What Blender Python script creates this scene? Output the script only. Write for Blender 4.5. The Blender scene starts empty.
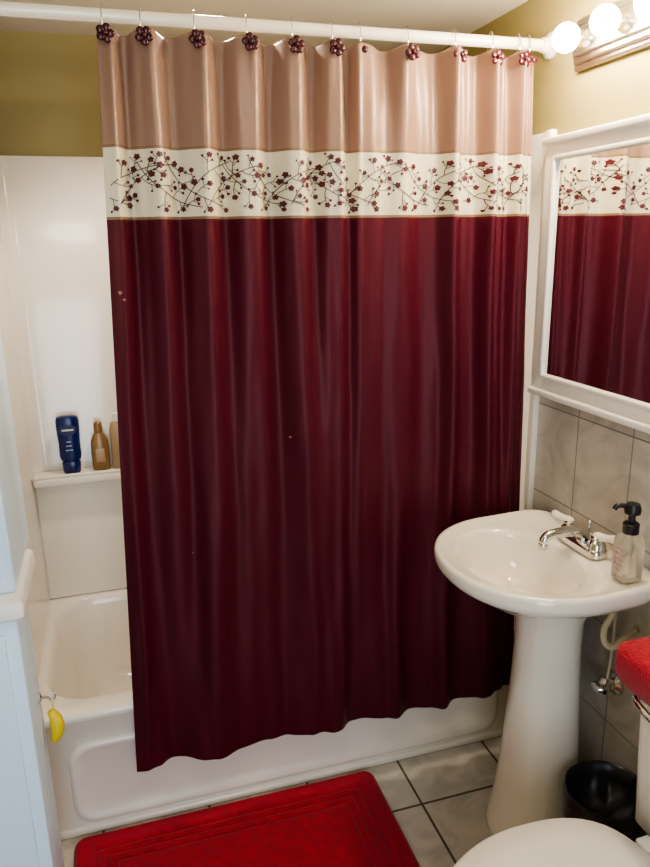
import bpy, bmesh, math, random
from mathutils import Vector, Matrix, noise
random.seed(7)
S=bpy.context.scene
try:
    S.view_settings.view_transform='AgX'; S.view_settings.look='AgX - Medium High Contrast'; S.view_settings.exposure=.45
except Exception as ex: print(ex)
COL=S.collection
# ------------------------------------------------------------ materials
def mat(name,col,rough=.5,metal=0,**k):
    m=bpy.data.materials.new(name); m.use_nodes=True
    nt=m.node_tree; b=nt.nodes['Principled BSDF']
    b.inputs['Base Color'].default_value=(*col,1)
    b.inputs['Roughness'].default_value=rough
    b.inputs['Metallic'].default_value=metal
    for kk,v in k.items():
        b.inputs[kk.replace('_',' ')].default_value=v
    return m
def bump(m,scale=(1,1,1),nscale=50,strength=.2,dist=.002,detail=3,distort=0):
    nt=m.node_tree; b=nt.nodes['Principled BSDF']
    g=nt.nodes.new('ShaderNodeNewGeometry'); mp=nt.nodes.new('ShaderNodeMapping')
    mp.inputs['Scale'].default_value=scale
    n=nt.nodes.new('ShaderNodeTexNoise'); n.inputs['Scale'].default_value=nscale; n.inputs['Detail'].default_value=detail
    n.inputs['Distortion'].default_value=distort
    bp=nt.nodes.new('ShaderNodeBump'); bp.inputs['Strength'].default_value=strength; bp.inputs['Distance'].default_value=dist
    nt.links.new(g.outputs['Position'],mp.inputs[0]); nt.links.new(mp.outputs[0],n.inputs['Vector'])
    nt.links.new(n.outputs['Fac'],bp.inputs['Height']); nt.links.new(bp.outputs[0],b.inputs['Normal'])
    return n
def varcol(m,c1,c2,scale=(1,1,1),nscale=5,detail=4,lo=.35,hi=.65):
    nt=m.node_tree; b=nt.nodes['Principled BSDF']
    g=nt.nodes.new('ShaderNodeNewGeometry'); mp=nt.nodes.new('ShaderNodeMapping')
    mp.inputs['Scale'].default_value=scale
    n=nt.nodes.new('ShaderNodeTexNoise'); n.inputs['Scale'].default_value=nscale; n.inputs['Detail'].default_value=detail
    r=nt.nodes.new('ShaderNodeValToRGB'); r.color_ramp.elements[0].position=lo; r.color_ramp.elements[1].position=hi
    r.color_ramp.elements[0].color=(*c1,1); r.color_ramp.elements[1].color=(*c2,1)
    nt.links.new(g.outputs['Position'],mp.inputs[0]); nt.links.new(mp.outputs[0],n.inputs['Vector'])
    nt.links.new(n.outputs['Fac'],r.inputs[0]); nt.links.new(r.outputs[0],b.inputs['Base Color'])
def tilemat(name,axes,off,w,h,c1,c2,grout,rough,mortar=.0035):
    m=mat(name,c1,rough); nt=m.node_tree; b=nt.nodes['Principled BSDF']
    g=nt.nodes.new('ShaderNodeNewGeometry'); sp=nt.nodes.new('ShaderNodeSeparateXYZ'); cb=nt.nodes.new('ShaderNodeCombineXYZ')
    nt.links.new(g.outputs['Position'],sp.inputs[0])
    nt.links.new(sp.outputs[axes[0]],cb.inputs[0]); nt.links.new(sp.outputs[axes[1]],cb.inputs[1])
    ad=nt.nodes.new('ShaderNodeVectorMath'); ad.operation='ADD'; ad.inputs[1].default_value=(off[0],off[1],0)
    nt.links.new(cb.outputs[0],ad.inputs[0])
    br=nt.nodes.new('ShaderNodeTexBrick'); br.offset=0; br.squash=1
    br.inputs['Scale'].default_value=1; br.inputs['Mortar Size'].default_value=mortar
    br.inputs['Mortar Smooth'].default_value=.2
    br.inputs['Brick Width'].default_value=w; br.inputs['Row Height'].default_value=h
    br.inputs['Mortar'].default_value=(*grout,1)
    nt.links.new(ad.outputs[0],br.inputs['Vector'])
    n=nt.nodes.new('ShaderNodeTexNoise'); n.inputs['Scale'].default_value=7; n.inputs['Detail'].default_value=6; n.inputs['Distortion'].default_value=1.6
    nt.links.new(g.outputs['Position'],n.inputs['Vector'])
    r=nt.nodes.new('ShaderNodeValToRGB'); r.color_ramp.elements[0].position=.36; r.color_ramp.elements[1].position=.6
    r.color_ramp.elements[0].color=(*c2,1); r.color_ramp.elements[1].color=(*c1,1)
    nt.links.new(n.outputs['Fac'],r.inputs[0])
    nt.links.new(r.outputs[0],br.inputs['Color1']); nt.links.new(r.outputs[0],br.inputs['Color2'])
    nt.links.new(br.outputs['Color'],b.inputs['Base Color'])
    bp=nt.nodes.new('ShaderNodeBump'); bp.invert=True; bp.inputs['Strength'].default_value=.5; bp.inputs['Distance'].default_value=.002
    nt.links.new(br.outputs['Fac'],bp.inputs['Height']); nt.links.new(bp.outputs[0],b.inputs['Normal'])
    return m
M_olive=mat('olive_paint',(.315,.258,.100),.6); bump(M_olive,nscale=180,strength=.15)
M_ceil=mat('ceiling_paint',(.66,.61,.52),.8); bump(M_ceil,nscale=120,strength=.2)
M_acryl=mat('acrylic',(.89,.83,.72),.16,Coat_Weight=.25)
M_porc=mat('porcelain',(.87,.81,.71),.10,Coat_Weight=.5)
M_white=mat('white_paint',(.84,.81,.76),.35)
M_white2=mat('white_daylight_tint',(.66,.81,.97),.4)  # white cabinet paint with the blue of the daylight put into its colour
M_chrome=mat('chrome',(.72,.70,.67),.12,1)
M_brushed=mat('brushed_nickel',(.40,.36,.31),.3,1)
M_mirror=mat('mirror_glass',(.86,.86,.86),.015,1)
M_burg=mat('burgundy_satin',(.062,.0055,.0140),.46,Specular_IOR_Level=.45)
M_burg.node_tree.nodes['Principled BSDF'].inputs['Specular Tint'].default_value=(1,.50,.50,1)
bump(M_burg,scale=(1,1,.30),nscale=24,strength=.24,dist=.006,detail=4)
M_pink=mat('rose_satin',(.285,.176,.130),.34,Specular_IOR_Level=.5)
M_pink.node_tree.nodes['Principled BSDF'].inputs['Specular Tint'].default_value=(1,.88,.77,1)
bump(M_pink,scale=(1,1,.4),nscale=24,strength=.25,dist=.006,detail=3)
M_cream=mat('cream_satin',(.66,.60,.45),.4,Sheen_Weight=.05)
bump(M_cream,scale=(1,1,.4),nscale=26,strength=.2,dist=.004,detail=3)
M_trim=mat('tan_trim',(.22,.13,.07),.5)
M_emb=mat('embroidery_burgundy',(.075,.005,.014),.5)
M_stem=mat('embroidery_stem',(.04,.018,.02),.6)
M_flower=mat('hook_flower',(.05,.004,.010),.25)
M_rug=mat('red_rug',(.42,.006,.014),.9,Sheen_Weight=.15,Sheen_Roughness=.4)
bump(M_rug,nscale=420,strength=.5,dist=.003,detail=4)
varcol(M_rug,(.23,.002,.014),(.35,.004,.022),nscale=45,lo=.3,hi=.7)
M_red=mat('red_terry',(.40,.005,.022),.9,Sheen_Weight=.15); bump(M_red,nscale=260,strength=.9,dist=.004)
M_black=mat('black_plastic',(.012,.012,.012),.35)
M_floor=tilemat('floor_tile',(0,1),(-.73+2.9,-1.53+2.9),.29,.29,(.58,.54,.47),(.45,.42,.36),(.12,.10,.075),.25,.004)
M_wt=tilemat('wall_tile',(1,2),(-1.49+2,-.86+1.0),.2,.25,(.62,.58,.52),(.48,.45,.40),(.27,.26,.24),.22,.002)
M_beige=mat('beige_pipe',(.66,.58,.42),.4)
M_blue=mat('blue_bottle',(.005,.014,.10),.25)
M_label=mat('blue_label',(.55,.6,.68),.4)
M_gold=mat('gold_bottle',(.28,.17,.07),.3,.3)
M_tan=mat('tan_bottle',(.40,.29,.17),.35)
M_yel=mat('yellow_plastic',(.75,.55,.02),.4)
M_glass=mat('soap_plastic',(.80,.74,.62),.15,Transmission_Weight=.75,IOR=1.3)
def glow(name,col,st):
    m=bpy.data.materials.new(name); m.use_nodes=True
    nt=m.node_tree; nt.nodes.clear(); o=nt.nodes.new('ShaderNodeOutputMaterial'); e=nt.nodes.new('ShaderNodeEmission')
    e.inputs[0].default_value=(*col,1); e.inputs[1].default_value=st; nt.links.new(e.outputs[0],o.inputs[0]); return m
M_bulb=glow('bulb_glow',(1,.84,.62),165)
# ------------------------------------------------------------ geometry helpers
def link(o,parent=None):
    COL.objects.link(o)
    if parent: o.parent=parent
    return o
def group(name,parent=None):
    e=bpy.data.objects.new(name,None); e.empty_display_size=.05; COL.objects.link(e)
    if parent: e.parent=parent
    return e
def mesh(name,V,F,m,parent=None,smooth=True,mi=None,angle=40):
    me=bpy.data.meshes.new(name); me.from_pydata([tuple(v) for v in V],[],F); me.validate()
    ms=m if isinstance(m,list) else [m]
    for x in ms: me.materials.append(x)
    bm=bmesh.new(); bm.from_mesh(me)
    if mi is None: bmesh.ops.recalc_face_normals(bm,faces=bm.faces)
    bm.to_mesh(me); bm.free()
    if mi: me.polygons.foreach_set('material_index',mi)
    if smooth:
        me.shade_smooth()
        if angle<180: me.set_sharp_from_angle(angle=math.radians(angle))
    return link(bpy.data.objects.new(name,me),parent)
def loft(name,rings,m,parent=None,cap0=True,cap1=True,angle=40,closed=False):
    n=len(rings[0]); V=[p for r in rings for p in r]; F=[]
    R=len(rings)
    for i in range(R-1+(1 if closed else 0)):
        a=i*n; b=((i+1)%R)*n
        for j in range(n):
            F.append((a+j,a+(j+1)%n,b+(j+1)%n,b+j))
    if not closed:
        if cap0: F.append(tuple(range(n))[::-1])
        if cap1: F.append(tuple(range((R-1)*n,R*n)))
    return mesh(name,V,F,m,parent,True,None,angle)
def lathe(name,prof,c,m,parent=None,N=48,angle=40,sx=1,sy=1,axis='z'):
    rings=[]
    for r,z in prof:
        ring=[]
        for i in range(N):
            a=2*math.pi*i/N; p=(r*sx*math.cos(a),r*sy*math.sin(a),z)
            if axis=='x': p=(p[2],p[0],p[1])
            if axis=='y': p=(p[0],p[2],p[1])
            ring.append((c[0]+p[0],c[1]+p[1],c[2]+p[2]))
        rings.append(ring)
    return loft(name,rings,m,parent,True,True,angle)
def tube(name,pts,r,m,parent=None,N=14,closed=False):
    pts=[Vector(p) for p in pts]; rings=[]; n=len(pts)
    rr=r if isinstance(r,(list,tuple)) else [r]*n
    up=None
    for i,p in enumerate(pts):
        if closed: t=(pts[(i+1)%n]-pts[i-1]).normalized()
        else: t=(pts[min(i+1,n-1)]-pts[max(i-1,0)]).normalized()
        if up is None:
            up=Vector((0,0,1)) if abs(t.z)<.9 else Vector((1,0,0))
        u=(up-t*up.dot(t)).normalized(); up=u; w=t.cross(u)
        rings.append([p+(u*math.cos(2*math.pi*j/N)+w*math.sin(2*math.pi*j/N))*rr[i] for j in range(N)])
    return loft(name,rings,m,parent,closed=closed,angle=60)
def smoothpath(P,k=8):
    P=[Vector(p) for p in P]; out=[]
    for i in range(len(P)-1):
        p0=P[max(i-1,0)];p1=P[i];p2=P[i+1];p3=P[min(i+2,len(P)-1)]
        for j in range(k):
            t=j/k
            out.append(.5*((2*p1)+(p2-p0)*t+(2*p0-5*p1+4*p2-p3)*t*t+(3*p1-p0-3*p2+p3)*t**3))
    out.append(P[-1]); return out
def rbox(name,a,b,m,parent=None,bev=.004,seg=3):
    bm=bmesh.new(); bmesh.ops.create_cube(bm,size=1)
    for v in bm.verts:
        v.co=Vector(((a[i]+b[i])/2+v.co[i]*(b[i]-a[i]) for i in range(3)))
    if bev>0: bmesh.ops.bevel(bm,geom=bm.edges[:],offset=bev,segments=seg,affect='EDGES',profile=.5)
    me=bpy.data.meshes.new(name); bm.to_mesh(me); bm.free(); me.materials.append(m)
    me.shade_smooth(); me.set_sharp_from_angle(angle=math.radians(50))
    return link(bpy.data.objects.new(name,me),parent)
def rrect(x0,x1,y0,y1,r,z,n=10):
    out=[]
    for cx,cy,a0 in ((x1-r,y1-r,0),(x0+r,y1-r,90),(x0+r,y0+r,180),(x1-r,y0+r,270)):
        for i in range(n+1):
            a=math.radians(a0+90*i/n); out.append((cx+r*math.cos(a),cy+r*math.sin(a),z))
    return out
def sphere(name,c,r,m,parent=None,seg=24,sc=(1,1,1)):
    bm=bmesh.new(); bmesh.ops.create_uvsphere(bm,u_segments=seg,v_segments=seg//2,radius=r)
    for v in bm.verts: v.co=Vector((v.co.x*sc[0]+c[0],v.co.y*sc[1]+c[1],v.co.z*sc[2]+c[2]))
    me=bpy.data.meshes.new(name); bm.to_mesh(me); bm.free(); me.materials.append(m); me.shade_smooth()
    return link(bpy.data.objects.new(name,me),parent)
# ------------------------------------------------------------ dimensions
XR=1.13; XL=-.66; XA=-.295; YT=1.72; YB=2.435; CE=2.15; YF=-.75
# room shell
rbox('floor',(XL-.1,YF-.1,-.1),(XR+.1,YB+.1,0),M_floor,bev=0)
rbox('ceiling',(XL-.1,YF-.1,CE),(XR+.1,YB+.1,CE+.1),M_ceil,bev=0)
rbox('wall_right',(XR,YF-.1,0),(XR+.1,YB+.1,CE),M_olive,bev=0)
rbox('wall_back',(XL-.1,YB,0),(XR,YB+.1,CE),M_olive,bev=0)
rbox('wall_left',(XL-.1,YF-.1,0),(XL,YB,CE),M_olive,bev=0)
rbox('wall_tub_end',(XL,1.64,0),(XA,YB,CE),M_olive,bev=0)
wf=group('wall_front')
rbox('wall_front_side_a',(XL,YF-.1,0),(-.45,YF,CE),M_olive,wf,0)
rbox('wall_front_side_b',(.40,YF-.1,0),(XR,YF,CE),M_olive,wf,0)
rbox('wall_front_header',(-.45,YF-.1,2.03),(.40,YF,CE),M_olive,wf,0)
df=group('trim_doorway')
rbox('casing_left',(-.52,YF,0),(-.45,YF+.015,2.09),M_white,df,.003)
rbox('casing_right',(.40,YF,0),(.47,YF+.015,2.09),M_white,df,.003)
rbox('casing_top',(-.45,YF,2.03),(.40,YF+.015,2.09),M_white,df,.003)
rbox('wall_tile_right',(XR-.007,YF+.02,.001),(XR,1.672,1.16),M_wt,bev=.001)
# ------------------------------------------------------------ bathtub
tub=group('bathtub')
x0,x1,y0,y1=XA+.002,XR-.002,YT,YB-.002
rings=[rrect(x0,x1,y0,y1,.006,0),rrect(x0,x1,y0,y1,.006,.345),rrect(x0,x1,y0-.008,y1,.012,.352),rrect(x0,x1,y0-.010,y1,.014,.366),rrect(x0+.002,x1-.002,y0-.006,y1,.012,.376),
 rrect(x0+.008,x1-.008,y0+.004,y1-.004,.02,.380),
 rrect(x0+.035,x1-.085,y0+.055,y1-.055,.12,.379),rrect(x0+.042,x1-.095,y0+.064,y1-.063,.12,.372),
 rrect(x0+.05,x1-.105,y0+.072,y1-.070,.12,.345),rrect(x0+.085,x1-.13,y0+.09,y1-.085,.12,.2),
 rrect(x0+.13,x1-.15,y0+.105,y1-.10,.12,.11),rrect(x0+.19,x1-.2,y0+.15,y1-.14,.11,.075),rrect(x0+.35,x1-.35,y0+.28,y1-.28,.05,.07)]
loft('tub_shell',rings,M_acryl,tub,angle=50)
def apron(z0,z1,xa,xb,yo,r):
    return [(p[0],yo,p[1]) for p in rrect(xa,xb,z0,z1,r,0,10)]
ap=[apron(.03,.285,x0+.085,x1-.05,y0+.001,.06),apron(.034,.281,x0+.089,x1-.054,y0-.006,.058),apron(.048,.267,x0+.103,x1-.068,y0-.008,.05),apron(.054,.261,x0+.109,x1-.074,y0-.002,.046)]
loft('apron_panel',ap,M_acryl,tub,cap0=False,cap1=True,angle=60)
rbox('apron_foot',(x0,y0-.010,0.0),(x1,y0+.01,.022),M_acryl,tub,.006)
lathe('tub_drain',[(.0,.0),(.024,.0),(.026,.003),(.02,.005),(.0,.004)],(x1-.28,2.08,.0735),M_chrome,tub)
# ------------------------------------------------------------ tub surround
sr=group('tub_surround')
def upath(off):
    pts=[]; a=XA+.001+off; b=XR-.001-off; yb=YB-.001-off; r=.045
    pts.append((a,1.70)); pts.append((a,2.0))
    for i in range(9):
        t=math.radians(180-90*i/8); pts.append((a+r+r*math.cos(t),yb-r+r*math.sin(t)))
    for i in range(9):
        t=math.radians(90-90*i/8); pts.append((b-r+r*math.cos(t),yb-r+r*math.sin(t)))
    pts.append((b,2.0)); pts.append((b,1.675)); return pts
pi_,po_=upath(.014),upath(.0)
V=[];F=[];n=len(pi_)
for z,oo in ((.381,0),(1.80,0),(1.812,.004)):
    for k in range(n):
        p=pi_[k] if not oo else ((pi_[k][0]*.7+po_[k][0]*.3),(pi_[k][1]*.7+po_[k][1]*.3)); V.append((p[0],p[1],z))
for k in range(n): V.append((po_[k][0],po_[k][1],1.812))
for k in range(n): V.append((po_[k][0],po_[k][1],.381))
for r_ in range(5):
    for k in range(n-1):
        a=r_*n; b=((r_+1)%5)*n; F.append((a+k,a+k+1,b+k+1,b+k))
F.append(tuple(r_*n for r_ in range(5))); F.append(tuple(r_*n+n-1 for r_ in range(5)))
mesh('surround_panels',V,F,M_acryl,sr,angle=50)
rbox('flange_right',(XR-.022,1.668,.381),(XR-.001,1.695,1.815),M_acryl,sr,.005)
rbox('flange_left',(XA+.001,1.668,.0),(XA+.018,1.70,1.815),M_acryl,sr,.005)
rbox('lower_panel',(XA+.017,2.385,.381),(XR-.017,2.4195,.81),M_acryl,sr,.008)
rbox('soap_shelf',(XA+.018,2.335,.797),(XR-.018,2.419,.832),M_acryl,sr,.012,4)
rbox('shelf_lip',(XA+.018,2.335,.826),(XR-.018,2.345,.838),M_acryl,sr,.004,3)
# bottles on shelf
bl=group('blue_shampoo_bottle'); c=(-.155,2.372)
def ell(c,rx,ry,z,N=32,p=2.5):
    out=[]
    for i in range(N):
        a=2*math.pi*i/N; ca,sa=math.cos(a),math.sin(a)
        out.append((c[0]+rx*math.copysign(abs(ca)**(2/p),ca),c[1]+ry*math.copysign(abs(sa)**(2/p),sa),z))
    return out
zb=.8325
loft('bottle_body',[ell(c,rx,ry,zb+z) for z,rx,ry in ((.042,.022,.017),(.046,.031,.021),(.06,.034,.022),(.10,.033,.021),(.15,.036,.023),(.175,.036,.022),(.188,.032,.018),(.192,.02,.01))],M_blue,bl)
loft('bottle_cap',[ell(c,rx,ry,zb+z) for z,rx,ry in ((0,.024,.016),(.004,.027,.018),(.036,.029,.019),(.041,.026,.017))],M_blue,bl)
M_navy=mat('navy_label',(.008,.010,.05),.3)
def disc(nm,rx,rz,zc_,y,m_):
    lv=[(c[0]+rx*math.cos(2*math.pi*i/28),y,zb+zc_+rz*math.sin(2*math.pi*i/28)) for i in range(28)]
    lv2=[(p[0],p[1]+.006,p[2]) for p in lv]
    loft(nm,[lv2,lv],m_,bl)
disc('bottle_label',.027,.018,.148,c[1]-.0238,M_navy)
rbox('label_title',(c[0]-.018,c[1]-.0246,zb+.145),(c[0]+.018,c[1]-.022,zb+.151),M_label,bl,.0005,1)
for k in range(3):
    rbox('label_line_%d'%k,(c[0]-.012+.002*k,c[1]-.0235,zb+.080+.014*k),(c[0]+.011-.002*k,c[1]-.020,zb+.082+.014*k),M_label,bl,.0005,1)
gb=group('gold_shampoo_bottle'); c=(-.062,2.375)
loft('bottle_body',[ell(c,rx,ry,zb+z) for z,rx,ry in ((0,.022,.016),(.004,.028,.019),(.06,.029,.02),(.10,.026,.018),(.122,.017,.013),(.128,.012,.011))],M_gold,gb)
loft('bottle_cap',[ell(c,rx,ry,zb+z,p=2) for z,rx,ry in ((.128,.012,.012),(.130,.014,.014),(.158,.013,.013),(.163,.008,.008))],M_gold,gb)
rbox('bottle_label',(c[0]-.014,c[1]-.0212,zb+.03),(c[0]+.014,c[1]-.018,zb+.075),M_tan,gb,.001,2)
tb=group('tan_conditioner_bottle'); c=(.0,2.378)
loft('bottle_body',[ell(c,rx,ry,zb+z) for z,rx,ry in ((0,.024,.016),(.004,.028,.019),(.13,.028,.02),(.155,.022,.016),(.16,.014,.011))],M_tan,tb)
loft('bottle_cap',[ell(c,rx,ry,zb+z,p=2) for z,rx,ry in ((.16,.014,.014),(.185,.014,.014),(.188,.01,.01))],M_white,tb)
# added fill light in the alcove ceiling, above the frame, brightens the surround
LX,LY=.30,1.885
sl=group('alcove_fill')
lathe('alcove_fill_trim',[(.055,0),(.055,-.006),(.041,-.010),(.039,-.002)],(LX,LY,CE-.0005),M_white,sl)
lathe('alcove_fill_lens',[(.038,-.0035),(.038,-.0045),(.001,-.005)],(LX,LY,CE-.0005),glow('alcove_fill_glow',(1,.87,.7),4),sl)
spd=bpy.data.lights.new('alcove_fill_spot','SPOT'); spd.energy=23; spd.spot_size=math.radians(132); spd.spot_blend=.45; spd.color=(1,.88,.74); spd.shadow_soft_size=.04
spo=bpy.data.objects.new('alcove_fill_spot',spd); COL.objects.link(spo); spo.location=(LX,LY,CE-.03); spo.parent=sl
# ------------------------------------------------------------ curtain rod
ROD=(1.72,2.015)
rod=group('shower_curtain_rod')
tube('rod_bar',[(XA+.002,ROD[0],ROD[1]),(.4,ROD[0],ROD[1]),(XR-.002,ROD[0],ROD[1])],.0135,M_acryl,rod,24)
lathe('rod_flange_right',[(.030,0),(.030,-.008),(.02,-.014),(.0165,-.03)],(XR-.001,ROD[0],ROD[1]),M_white,rod,axis='x')
lathe('rod_flange_left',[(.030,0),(.030,.008),(.02,.014),(.0165,.03)],(XA+.001,ROD[0],ROD[1]),M_white,rod,axis='x')
# ------------------------------------------------------------ curtain
cur=group('shower_curtain')
HX=[.050,.1275,.239,.3525,.455,.549,.6166,.734,.856,.9554,1.030]
ZT,ZH=1.992,.205
xs_l=(.034,-.036); xs_r=(1.078,1.104)
def ph(X):
    H=[-.04]+HX+[1.09]
    for i in range(len(H)-1):
        if X<H[i+1] or i==len(H)-2:
            return i+(X-H[i])/(H[i+1]-H[i])
def P(s,z):
    t=(ZT-z)/(ZT-ZH); t=max(0,min(1,t)); te=t**.8
    X=xs_l[0]+(xs_l[1]-xs_l[0])*t+s*((xs_r[0]+(xs_r[1]-xs_r[0])*t)-(xs_l[0]+(xs_l[1]-xs_l[0])*t))
    Xh=xs_l[0]+s*(xs_r[0]-xs_l[0])
    p=ph(Xh); w=2*math.pi*p
    wob=.6*noise.noise(Vector((s*4,t*3,9.1)))
    top=2*((.5+.5*math.cos(w+wob*t*5))**1.6)-1
    top=-(top*.75)+.4*math.sin(2*w+2.3*math.sin(3*s+1)+wob*5*t)
    A1=.0245*math.exp(-t*2.8)+.0030
    wz=noise.noise(Vector((s*2.6,t*.8,4.4)))
    fz=5.7*s+.26*math.sin(2*math.pi*1.3*s+.5)+.03*math.sin(3*t+4*s)+.22*wz
    low=math.sin(2*math.pi*fz+.3*t+2.2)
    low=low*.82+.18*math.sin(4*math.pi*fz+.5*t+3.9)
    mid=math.sin(2*math.pi*10.2*s+1.2+2.4*math.sin(5*s+.5*t)+3*wz)
    mid=mid*.75+.25*math.sin(2*math.pi*19*s+2*math.sin(6*s))
    am=.55+.9*abs(noise.noise(Vector((s*3.1+5,t*1.5,2.2))))*2
    A2=.002+.0165*te; A3=.0088*am*math.sin(math.pi*min(1,t*.85+.15))**.8+.0010
    n=noise.noise(Vector((s*7,t*1.8,3.1)))*.012*te
    n+=noise.noise(Vector((s*19,t*4.5,1.7)))*.0060
    n+=noise.noise(Vector((s*42,t*16,5.7)))*.0014
    y=1.710-.044*t**.55+A1*top+A2*low+A3*mid+n
    X+=.006*math.sin(2*math.pi*fz+1.0)*te*min(1,s*8,(1-s)*8)
    zz=z+.006*t**4*noise.noise(Vector((s*6,0,0)))
    if t<.02: zz=z-.010*(.5-.5*math.cos(w))*(1-t/.02)
    lim=1.7085 if z<.5 else 1.732
    k=.006
    if y>lim-k: y=lim-k*math.exp(-(y-(lim-k))/k)
    return Vector((X,y,zz))
zl=[]
def seg(a,b,n):
    for i in range(n): zl.append(a+(b-a)*i/n)
seg(ZT,1.965,5); seg(1.965,1.760,34); seg(1.760,1.754,1); seg(1.754,1.612,22); seg(1.612,1.606,1); seg(1.606,.235,150); seg(.235,ZH,4); zl.append(ZH)
NS=640; V=[];F=[];mi=[]
for z in zl:
    for i in range(NS+1): V.append(P(i/NS,z))
for r_ in range(len(zl)-1):
    zm=(zl[r_]+zl[r_+1])/2
    k=1 if zm>1.76 else (3 if zm>1.754 else (2 if zm>1.612 else (3 if zm>1.606 else 0)))
    for i in range(NS):
        a=r_*(NS+1)+i; F.append((a,a+NS+1,a+NS+2,a+1)); mi.append(k)
fab=mesh('curtain_fabric',V,F,[M_burg,M_pink,M_cream,M_trim],cur,True,mi,180)
sol=fab.modifiers.new('thickness','SOLIDIFY'); sol.thickness=.0012; sol.offset=-1
def sx(X): return (X-xs_l[0])/(xs_r[0]-xs_l[0])
def Pn(s,z,off):
    s=max(0.001,min(.999,s))
    p=P(s,z); du=P(s+.001,z)-P(s-.001,z); dv=P(s,z+.002)-P(s,z-.002)
    nn=du.cross(dv).normalized()
    if nn.y>0: nn=-nn
    return p+nn*off
EV=[];EF=[];SV=[];SF=[]
def eflower(X,z,r,petals=5,rot=0,dst=None):
    dv=EV if dst is None else dst[0]; dfc=EF if dst is None else dst[1]
    b=len(dv); dv.append(Pn(sx(X),z,.0022)); N=petals*4
    for i in range(N):
        a=2*math.pi*i/N; rr=r*(.72+.30*abs(math.cos(petals*a/2)))
        dv.append(Pn(sx(X+rr*math.cos(a+rot)),z+rr*math.sin(a+rot),.0018))
    for i in range(N): dfc.append((b,b+1+i,b+1+(i+1)%N))
def estem(pts,w=.0013):
    b=len(SV)
    for i,(x,z) in enumerate(pts):
        p=pts[max(i-1,0)];q=pts[min(i+1,len(pts)-1)]
        dx,dz=q[0]-p[0],q[1]-p[1]; L=math.hypot(dx,dz)+1e-9; nx,nz=-dz/L*w,dx/L*w
        SV.append(Pn(sx(x+nx),z+nz,.0013)); SV.append(Pn(sx(x-nx),z-nz,.0013))
    for i in range(len(pts)-1): SF.append((b+2*i,b+2*i+1,b+2*i+3,b+2*i+2))
def bez(p,q,bend,n=10):
    dx,dz=q[0]-p[0],q[1]-p[1]; c=((p[0]+q[0])/2-dz*bend,(p[1]+q[1])/2+dx*bend)
    return [((1-t)**2*p[0]+2*t*(1-t)*c[0]+t*t*q[0],(1-t)**2*p[1]+2*t*(1-t)*c[1]+t*t*q[1]) for t in [i/n for i in range(n+1)]]
def okxz(x,z): return .042<x<1.066 and 1.618<z<1.750
placed=[]
def free(x,z,d):
    return all((x-a)**2+(z-b)**2>d*d for a,b in placed)
Xc=-.02; unit=0
while Xc<1.12:
    for fl in (1,-1):
        flip=fl*(1 if unit%2 else -1)
        zo=random.uniform(-.006,.006)
        p=(Xc-.01+(.04 if fl<0 else 0),1.683-flip*.050+zo); q=(Xc+random.uniform(.10,.13)+(.04 if fl<0 else 0),1.683+flip*random.uniform(.036,.052))
        main=bez(p,q,.25*flip,18); main=[m_ for m_ in main if okxz(*m_)]
        if len(main)<3: continue
        estem(main,.0009)
        for k in range(1,len(main)-1,2):
            side=1 if (k//2)%2 else -1
            L=random.uniform(.018,.040); ang=math.atan2(main[k+1][1]-main[k][1],main[k+1][0]-main[k][0])+side*random.uniform(.6,1.2)
            e=(main[k][0]+L*math.cos(ang),main[k][1]+L*math.sin(ang))
            e=(e[0],max(1.626,min(1.742,e[1])))
            if not okxz(*e) or not free(e[0],e[1],.0145): continue
            br=bez(main[k],e,.2*side,6); estem(br,.0007)
            placed.append(e); eflower(e[0],e[1],random.uniform(.0052,.0076),5,random.random()*3)
            for idx,sg in ((3,-1),(4,1)):
                m2=br[idx]; a2=ang+sg*side*random.uniform(.7,1.1); e2=(m2[0]+.014*math.cos(a2),m2[1]+.014*math.sin(a2))
                if okxz(*e2) and free(e2[0],e2[1],.0095):
                    placed.append(e2); estem(bez(m2,e2,.1,4),.0006); eflower(e2[0],e2[1],random.uniform(.0022,.0038),3,random.random()*3)
        if okxz(*q) and free(q[0],q[1],.012): placed.append(q); eflower(q[0],q[1],.0074)
    Xc+=.094; unit+=1
mesh('embroidered_flowers',EV,EF,M_emb,cur,smooth=False)
mesh('embroidered_stems',SV,SF,M_stem,cur,smooth=False)
LV=([],[])
for X,z,r_ in ((.055,1.45,.0045),(.062,1.435,.0028),(.43,1.076,.003),(.185,.80,.002)):
    eflower(X,z,r_,3,random.random(),LV)
mesh('lint_specks',LV[0],LV[1],mat('lint',(.35,.18,.18),.8),cur,smooth=False)
# hooks and flowers
hk=group('curtain_hooks',cur)
HXX=HX+[1.058]
for k,X in enumerate(HXX):
    pts=[(X+.004*math.sin(a),ROD[0]-.002+.0205*math.sin(a)*1.0,ROD[1]-.0095+.030*math.cos(a)) for a in [2*math.pi*i/28 for i in range(28)]]
    tube('hook_ring_%d'%k,pts,.0014,M_chrome,hk,8,True)
    fy=1.677; fz=1.972
    if k not in (6,11):
        for j in range(5):
            a=2*math.pi*j/5+k
            sphere('petal_%d_%d'%(k,j),(X+.0112*math.cos(a),fy,fz+.0112*math.sin(a)),.0085,M_flower,hk,12,(1,.45,1))
        sphere('flower_heart_%d'%k,(X,fy-.003,fz),.006,M_flower,hk,12)
    else:
        sphere('petal_%d'%k,(X,fy+.004,fz),.008,M_flower,hk,12,(1,.6,1))
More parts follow.
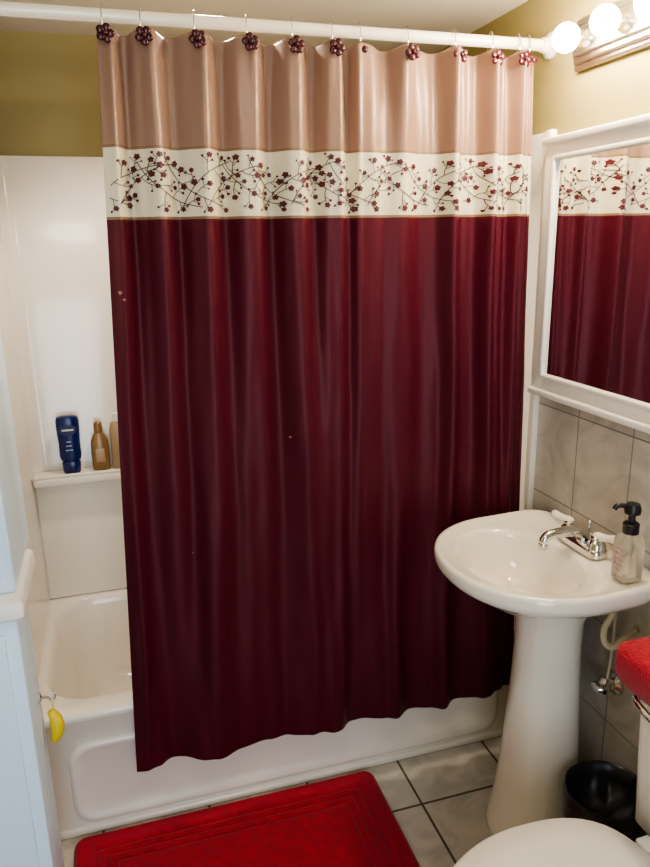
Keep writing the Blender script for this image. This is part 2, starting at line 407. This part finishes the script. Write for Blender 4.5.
# ------------------------------------------------------------ bath mat
X0,X1,Y0,Y1=-.215,.638,1.13,1.698; NX,NY=220,150
V=[];F=[]
def sd(x,y,r=.035):
    cx,cy=(X0+X1)/2,(Y0+Y1)/2; qx=abs(x-cx)-(X1-X0)/2+r; qy=abs(y-cy)-(Y1-Y0)/2+r
    return math.hypot(max(qx,0),max(qy,0))+min(max(qx,qy),0)-r
for j in range(NY+1):
    for i in range(NX+1):
        x=X0+(X1-X0)*i/NX; y=Y0+(Y1-Y0)*j/NY
        d=-sd(x,y)
        if d<0:
            cx=min(max(x,X0+.035),X1-.035); cy=min(max(y,Y0+.035),Y1-.035)
            v=Vector((x-cx,y-cy)); v=v.normalized()*.035; x,y=cx+v.x,cy+v.y; d=0
        h=.016*min(1,(d/.012))**.5
        for g in (.060,.085,.110): h-=.0065*math.exp(-((d-g)/.005)**2)
        h+=.0008*noise.noise(Vector((x*40,y*40,0)))*(1 if d>.01 else 0)
        V.append((x,y,max(h,.0)+.001))
for j in range(NY):
    for i in range(NX):
        a=j*(NX+1)+i; F.append((a,a+1,a+NX+2,a+NX+1))
mesh('bath_mat',V,F,M_rug,None,angle=180)
# ------------------------------------------------------------ pedestal sink
sk=group('pedestal_sink'); SYc=1.365; N=96
def outline(a,inset=0):
    ca,sa=math.cos(a),math.sin(a); cx=.945
    hy=.245-inset; f=.246-inset; bk=XR-.009-cx-inset*.6
    if ca<0: p=2.15; r_=(abs(ca/f)**p+abs(sa/hy)**p)**(-1/p)
    else: p=6; r_=(abs(ca/bk)**p+abs(sa/(hy))**p)**(-1/p)
    return cx+r_*ca,SYc+r_*sa
def mixring(fa,fb,t,z):
    out=[]
    for i in range(N):
        a=2*math.pi*i/N; A=fa(a); B=fb(a); out.append((A[0]*(1-t)+B[0]*t,A[1]*(1-t)+B[1]*t,z(a) if callable(z) else z))
    return out
neck=lambda a:(.995+.085*math.cos(a),SYc+.085*math.sin(a))
out0=lambda a:outline(a,0)
bowl=lambda a:(.885+.138*math.cos(a),SYc+.185*math.sin(a))
btm=lambda a:(.90+.03*math.cos(a),SYc+.03*math.sin(a))
deck=lambda dz:(lambda a:dz+ (.008*max(0,math.cos(a))))
R_=[mixring(neck,out0,0,.66),mixring(neck,out0,.04,.69),mixring(neck,out0,.22,.718),mixring(neck,out0,.55,.742),mixring(neck,out0,.82,.762),mixring(neck,out0,.945,.780),mixring(neck,out0,.985,.79),mixring(neck,out0,1,.80),
    mixring(neck,out0,1,deck(.815)),mixring(neck,lambda a:outline(a,.003),1,deck(.821)),mixring(neck,lambda a:outline(a,.009),1,deck(.8235)),
    mixring(neck,lambda a:outline(a,.018),1,deck(.820)),mixring(neck,lambda a:outline(a,.026),1,deck(.816)),
    mixring(lambda a:outline(a,.03),bowl,.6,.8135),mixring(lambda a:outline(a,.03),bowl,.93,.8115),
    mixring(bowl,btm,.03,.806),mixring(bowl,btm,.09,.79),mixring(bowl,btm,.18,.765),mixring(bowl,btm,.32,.735),mixring(bowl,btm,.52,.71),mixring(bowl,btm,.78,.697),mixring(bowl,btm,1,.693)]
loft('basin',R_,M_porc,sk,angle=60)
lathe('sink_drain',[(.002,0),(.02,0),(.024,.003),(.018,.005),(.002,.003)],(.90,SYc,.6935),M_chrome,sk)
ped=[(.126,0),(.129,.006),(.129,.03),(.122,.06),(.110,.13),(.100,.24),(.092,.36),(.085,.48),(.082,.58),(.084,.64),(.092,.675),(.104,.70)]
lathe('pedestal',ped,(.988,SYc,0),M_porc,sk,64,60,1.0,.98)
# faucet (mounted on the basin deck)
fc=group('sink_faucet',sk); FX=1.062; FY=SYc-.005; FZ=.8235
loft('faucet_base',[rrect(FX-.026-k,FX+.026+k,FY-.078-k,FY+.078+k,.024,FZ+z) for z,k in ((-.004,0),(.008,0),(.016,-.003),(.020,-.009))],M_chrome,fc)
for s_,nm in ((1,'far'),(-1,'near')):
    hy=FY+s_*.052
    lathe('handle_hub_'+nm,[(.023,.018),(.021,.03),(.016,.036),(.013,.040),(.015,.044),(.012,.048),(.003,.050)],(FX,hy,FZ-.003),M_chrome,fc,32)
    d=Vector((-.35,s_*.94,0)).normalized() if s_>0 else Vector((.45,-.89,0)).normalized()
    st=Vector((FX,hy,FZ+.043))
    tube('handle_lever_'+nm,[st-d*.010,st-d*.007,st+d*.004,st+d*.016+Vector((0,0,.001)),st+d*.030+Vector((0,0,.003)),st+d*.044+Vector((0,0,.005)),st+d*.051+Vector((0,0,.006)),st+d*.054+Vector((0,0,.006))],[.003,.009,.012,.0095,.009,.0105,.008,.002],M_porc,fc,16)
sp=smoothpath([(FX+.004,FY,FZ+.015),(FX,FY,FZ+.028),(FX-.02,FY,FZ+.038),(FX-.06,FY,FZ+.042),(FX-.095,FY,FZ+.039),(FX-.108,FY,FZ+.029),(FX-.110,FY,FZ+.018)],6)
tube('spout',sp,[.018-.0065*min(1,i/(len(sp)*.6)) for i in range(len(sp))],M_chrome,fc,20)
lathe('aerator',[(.008,0),(.0125,0),(.0125,.014),(.0105,.018)],(FX-.110,FY,FZ+.006),M_chrome,fc,24)
tube('lift_rod',[(FX+.018,FY,FZ+.015),(FX+.018,FY,FZ+.055)],.0025,M_chrome,fc,10)
sphere('lift_knob',(FX+.018,FY,FZ+.058),.006,M_chrome,fc,14)
# soap dispenser
sd_=group('soap_dispenser'); c=(1.046,1.182)
zb=.8215
loft('soap_bottle',[rrect(c[0]-w,c[0]+w,c[1]-w,c[1]+w,min(w*.6,.012),zb+z,6) for z,w in ((0,.023),(.003,.026),(.09,.026),(.100,.023),(.108,.015),(.114,.0135))],M_glass,sd_,angle=50)
M_lb=mat('soap_label',(.50,.25,.25),.5)
for k in range(5):
    w=.015 if k%2 else .011
    rbox('label_text_%d'%k,(c[0]-.0269,c[1]-w,zb+.025+.012*k),(c[0]-.0257,c[1]+w,zb+.029+.012*k),M_lb,sd_,.0003,1)
lathe('pump_collar',[(.0165,.108),(.0175,.112),(.0175,.130),(.013,.134),(.008,.135),(.008,.150),(.012,.151),(.017,.154),(.018,.164),(.014,.176),(.002,.179)],(c[0],c[1],zb),M_black,sd_,32)
tube('pump_nozzle',smoothpath([(c[0],c[1],zb+.166),(c[0]-.018,c[1]+.008,zb+.171),(c[0]-.030,c[1]+.013,zb+.170),(c[0]-.035,c[1]+.015,zb+.162)],5),.0055,M_black,sd_,14)
# ------------------------------------------------------------ under-sink plumbing
pl=group('sink_plumbing',sk)
tube('supply_hose',smoothpath([(1.085,1.235,.76),(1.065,1.235,.70),(1.045,1.232,.668),(1.040,1.222,.640),(1.055,1.212,.628),(1.08,1.21,.645),(1.119,1.215,.66)],6),.0075,M_beige,pl,14)
tube('valve_riser',smoothpath([(1.095,1.265,.50),(1.10,1.265,.56),(1.105,1.27,.68),(1.10,1.28,.75)],5),.0035,M_beige,pl,10)
lathe('valve_escutcheon',[(.030,0),(.028,-.008),(.016,-.014),(.014,-.045)],(XR-.0075,1.265,.485),M_chrome,pl,axis='x')
lathe('valve_body',[(.014,-.018),(.016,-.01),(.016,.014),(.009,.022)],(1.09,1.265,.485),M_chrome,pl,24)
lathe('valve_handle',[(.004,0),(.018,-.002),(.02,-.01),(.016,-.016),(.003,-.018)],(1.077,1.265,.485),M_chrome,pl,axis='x',sy=.6)
# ------------------------------------------------------------ medicine cabinet mirror
mc=group('mirror_cabinet'); YA,YZ=.86,1.660; ZA,ZB_=1.150,1.785; XF=1.090
rbox('cabinet_box',(XF+.012,YA+.012,ZA+.02),(XR-.001,YZ-.006,ZB_-.008),M_white,mc,.002)
fw=.048
rbox('stile_far',(XF,YZ-fw,ZA),(XF+.014,YZ,ZB_),M_white,mc,.004)
rbox('stile_near',(XF,YA,ZA),(XF+.014,YA+fw,ZB_),M_white,mc,.004)
rbox('rail_top',(XF,YA+fw-.004,ZB_-fw),(XF+.014,YZ-fw+.004,ZB_),M_white,mc,.004)
rbox('rail_bottom',(XF,YA+fw-.004,ZA),(XF+.014,YZ-fw+.004,ZA+fw+.004),M_white,mc,.004)
b1=.012
for nm,a,b in (('bead_far',(XF-.006,YZ-fw-.002,ZA+fw-.004),(XF+.012,YZ-fw+b1,ZB_-fw+b1-.006)),('bead_top',(XF-.006,YA+fw,ZB_-fw-.002),(XF+.012,YZ-fw+.008,ZB_-fw+b1-.002)),('bead_bottom',(XF-.006,YA+fw,ZA+fw-.008),(XF+.012,YZ-fw+.008,ZA+fw+.006)),('bead_near',(XF-.006,YA+fw-b1,ZA+fw-.004),(XF+.012,YA+fw+.002,ZB_-fw+b1-.006))):
    rbox(nm,a,b,M_white,mc,.004)
rbox('cornice_top',(XF-.010,YA-.006,ZB_-.012),(XR-.001,YZ+.006,ZB_+.006),M_white,mc,.005)
rbox('cornice_bottom',(XF-.010,YA-.006,ZA-.006),(XR-.001,YZ+.006,ZA+.012),M_white,mc,.005)
rbox('mirror_pane',(XF+.004,YA+fw-.002,ZA+fw-.002),(XF+.0115,YZ-fw+.002,ZB_-fw+.002),M_mirror,mc,0)
# ------------------------------------------------------------ vanity light
vl=group('vanity_light_bar')
zc=1.985
rbox('back_plate',(1.112,1.03,zc-.055),(XR-.001,1.600,zc+.055),M_brushed,vl,.006)
rbox('mid_step',(1.100,1.042,zc-.043),(1.114,1.588,zc+.043),M_brushed,vl,.005)
rbox('front_step',(1.090,1.052,zc-.030),(1.102,1.578,zc+.030),M_brushed,vl,.005)
for k,y in enumerate((1.527,1.395,1.263,1.131)):
    lathe('socket_%d'%k,[(.022,0),(.022,-.004),(.018,-.012),(.017,-.030)],(1.092,y,zc-.003),M_chrome,vl,axis='x')
    sphere('bulb_%d'%k,(1.038,y,zc-.003),.030,M_bulb,vl,28)
# ------------------------------------------------------------ added ceiling dome, out of frame, for soft room fill
cl=group('added_fill_dome')
M_dome=glow('fill_dome_glow',(1,.88,.72),13)
lathe('fill_dome_base',[(.17,0),(.17,-.015),(.155,-.02)],(.0,.80,CE-.001),M_white,cl)
lathe('fill_dome_shade',[(.15,-.021),(.145,-.04),(.12,-.06),(.07,-.075),(.01,-.08)],(.0,.80,CE-.001),M_dome,cl)
# ------------------------------------------------------------ toilet
tl=group('toilet'); TY=.820
def oval(cx,rx_f,rx_b,ry,z,N=64):
    out=[]
    for i in range(N):
        a=2*math.pi*i/N; ca,sa=math.cos(a),math.sin(a)
        rx=rx_b if ca>0 else rx_f; p=2 if ca<0 else 2.8
        r_=(abs(ca/rx)**p+abs(sa/ry)**p)**(-1/p); out.append((cx+r_*ca,TY+r_*sa,z))
    return out
loft('toilet_bowl',[oval(.78,.20,.30,.105,0),oval(.78,.205,.30,.11,.01),oval(.78,.19,.30,.10,.06),oval(.76,.17,.32,.095,.15),oval(.74,.20,.30,.125,.24),oval(.71,.225,.26,.165,.32),oval(.70,.235,.24,.180,.36),oval(.70,.237,.24,.182,.378),oval(.70,.23,.235,.175,.384)],M_porc,tl,angle=60)
loft('toilet_seat',[oval(.695,.240,.20,.185,.3845),oval(.695,.245,.205,.190,.389),oval(.695,.245,.205,.190,.397),oval(.695,.240,.20,.186,.402)],M_white,tl,angle=60)
loft('toilet_lid',[oval(.69,.244,.20,.187,.4035),oval(.69,.248,.205,.191,.408),oval(.69,.248,.205,.191,.414),oval(.69,.240,.20,.184,.4205),oval(.69,.18,.15,.13,.4235),oval(.69,.06,.05,.04,.425)],M_white,tl,angle=60)
for s_ in (-1,1):
    rbox('hinge_%d'%(s_+1),(.893,TY+s_*.075-.018,.386),(.925,TY+s_*.075+.018,.418),M_white,tl,.006)
rbox('tank_base_neck',(.86,TY-.10,.25),(1.09,TY+.10,.384),M_porc,tl,.03,5)
loft('toilet_tank',[rrect(.937+k,XR-.012,TY-.185+k,TY+.185-k,.03,z) for z,k in ((.375,.02),(.385,.012),(.55,.005),(.745,0))],M_porc,tl)
loft('tank_lid',[rrect(.918+k,XR-.010,TY-.198+k,TY+.198-k,.03,z) for z,k in ((.744,.006),(.748,0),(.764,0),(.772,.008))],M_porc,tl)
lathe('lever_hub',[(.013,.0),(.013,-.008),(.009,-.014),(.006,-.03)],(.9375,TY+.15,.688),M_chrome,tl,24,axis='x')
tube('flush_lever',smoothpath([(.912,TY+.15,.688),(.905,TY+.135,.687),(.902,TY+.105,.683),(.904,TY+.075,.678)],5),[.007]*15+[.009],M_chrome,tl,14)
def crr(k,z,wav=0):
    pts=rrect(.896+k,XR-.009,TY-.216+k,TY+.216-k,.03,z,10); out=[]
    for i,p in enumerate(pts):
        w=math.sin(i*1.1)*wav; out.append((p[0]-(0 if p[0]>1.08 else w*.5),p[1],p[2]+w))
    return out
loft('red_tank_lid_cover',[crr(.008,.704,.003),crr(0,.72,.003),crr(0,.766,.001),crr(.004,.774),crr(.014,.778),crr(.06,.780)],M_red,None,cap0=False,cap1=True,angle=80)
# ------------------------------------------------------------ waste bin
wb=group('waste_bin'); c=(1.015,1.136)
lathe('bin_body',[(.002,.003),(.066,.0),(.070,.004),(.088,.285),(.092,.29),(.094,.297),(.090,.303),(.086,.298),(.082,.27),(.067,.012),(.002,.010)],(c[0],c[1],0),M_black,wb,56)
rg=[]
for r_,z,w in ((.097,.245,.006),(.098,.28,.003),(.0985,.300,.002),(.094,.309,.001),(.086,.303,.001),(.080,.28,.003),(.06,.24,.006),(.02,.225,.004)):
    rg.append([(c[0]+(r_+w*.3*math.sin(9*a))*math.cos(a),c[1]+(r_+w*.3*math.sin(9*a+1))*math.sin(a),z+w*math.sin(5*a+r_*30)) for a in [2*math.pi*i/72 for i in range(72)]])
M_bag=mat('bin_liner',(.015,.015,.016),.28)
loft('bin_liner',rg,M_bag,wb,cap0=False,angle=80)
# ------------------------------------------------------------ linen cabinet
lc=group('linen_cabinet')
rbox('base_cabinet',(XL+.002,1.300,.0),(-.212,1.455,.885),M_white2,lc,.004)
rbox('base_door',(XL+.03,1.288,.07),(-.236,1.301,.86),M_white2,lc,.003)
loft('counter_ledge',[rrect(XL+.002,-.198-k,1.292+k,1.55-k,.01,z) for z,k in ((.885,.006),(.892,0),(.915,0),(.922,.004))],M_white,lc)
rbox('upper_cabinet',(XL+.002,1.34,.922),(-.213,1.610,CE-.02-.35),M_white2,lc,.004)
rbox('upper_door',(XL+.03,1.328,.95),(-.235,1.342,CE-.41),M_white2,lc,.003)
hkk=group('wall_hook'); HZ=-.018
lathe('hook_plate',[(.012,0),(.012,.004),(.006,.006),(.003,.006)],(-.2115,1.42,.655+HZ),M_chrome,hkk,20,axis='x')
tube('hook_arm',smoothpath([(-.206,1.42,.655+HZ),(-.196,1.422,.652+HZ),(-.189,1.424,.643+HZ),(-.182,1.424,.645+HZ),(-.180,1.424,.657+HZ)],5),.003,M_chrome,hkk,10)
yb=group('yellow_bath_scrubber')
tube('loop_cord',smoothpath([(-.188,1.424,.646+HZ),(-.186,1.421,.63+HZ),(-.190,1.422,.613+HZ)],4),.0015,M_yel,yb,8)
tube('scrubber_body',smoothpath([(-.194,1.424,.616+HZ),(-.186,1.424,.600+HZ),(-.183,1.424,.578+HZ),(-.187,1.424,.556+HZ),(-.195,1.424,.542+HZ)],6),[.005+.0095*math.sin(math.pi*(i+1)/26) for i in range(25)],M_yel,yb,16)
# ------------------------------------------------------------ lights
ld=bpy.data.lights.new('hall_daylight','AREA'); ld.shape='RECTANGLE'; ld.size=.8; ld.size_y=1.7; ld.energy=19; ld.color=(.74,.87,1)
lo=bpy.data.objects.new('hall_daylight',ld); COL.objects.link(lo); lo.location=(-.02,-.95,1.15); lo.rotation_euler=(math.radians(90),0,0)
w=bpy.data.worlds.new('World'); S.world=w; w.use_nodes=True
w.node_tree.nodes['Background'].inputs[0].default_value=(.70,.82,1,1); w.node_tree.nodes['Background'].inputs[1].default_value=.5
# ------------------------------------------------------------ camera
f=Vector((.278,.9238,-.2634)).normalized(); r=Vector((.956,-.2924,-.017)); r=(r-f*r.dot(f)).normalized(); u=r.cross(f)
cam=bpy.data.cameras.new('camera'); co=bpy.data.objects.new('camera',cam); COL.objects.link(co)
co.matrix_world=Matrix(((r.x,u.x,-f.x,0),(r.y,u.y,-f.y,0),(r.z,u.z,-f.z,1.557),(0,0,0,1)))
cam.sensor_fit='VERTICAL'; cam.sensor_height=36; cam.lens=711/867*36; cam.clip_start=.02
S.camera=co
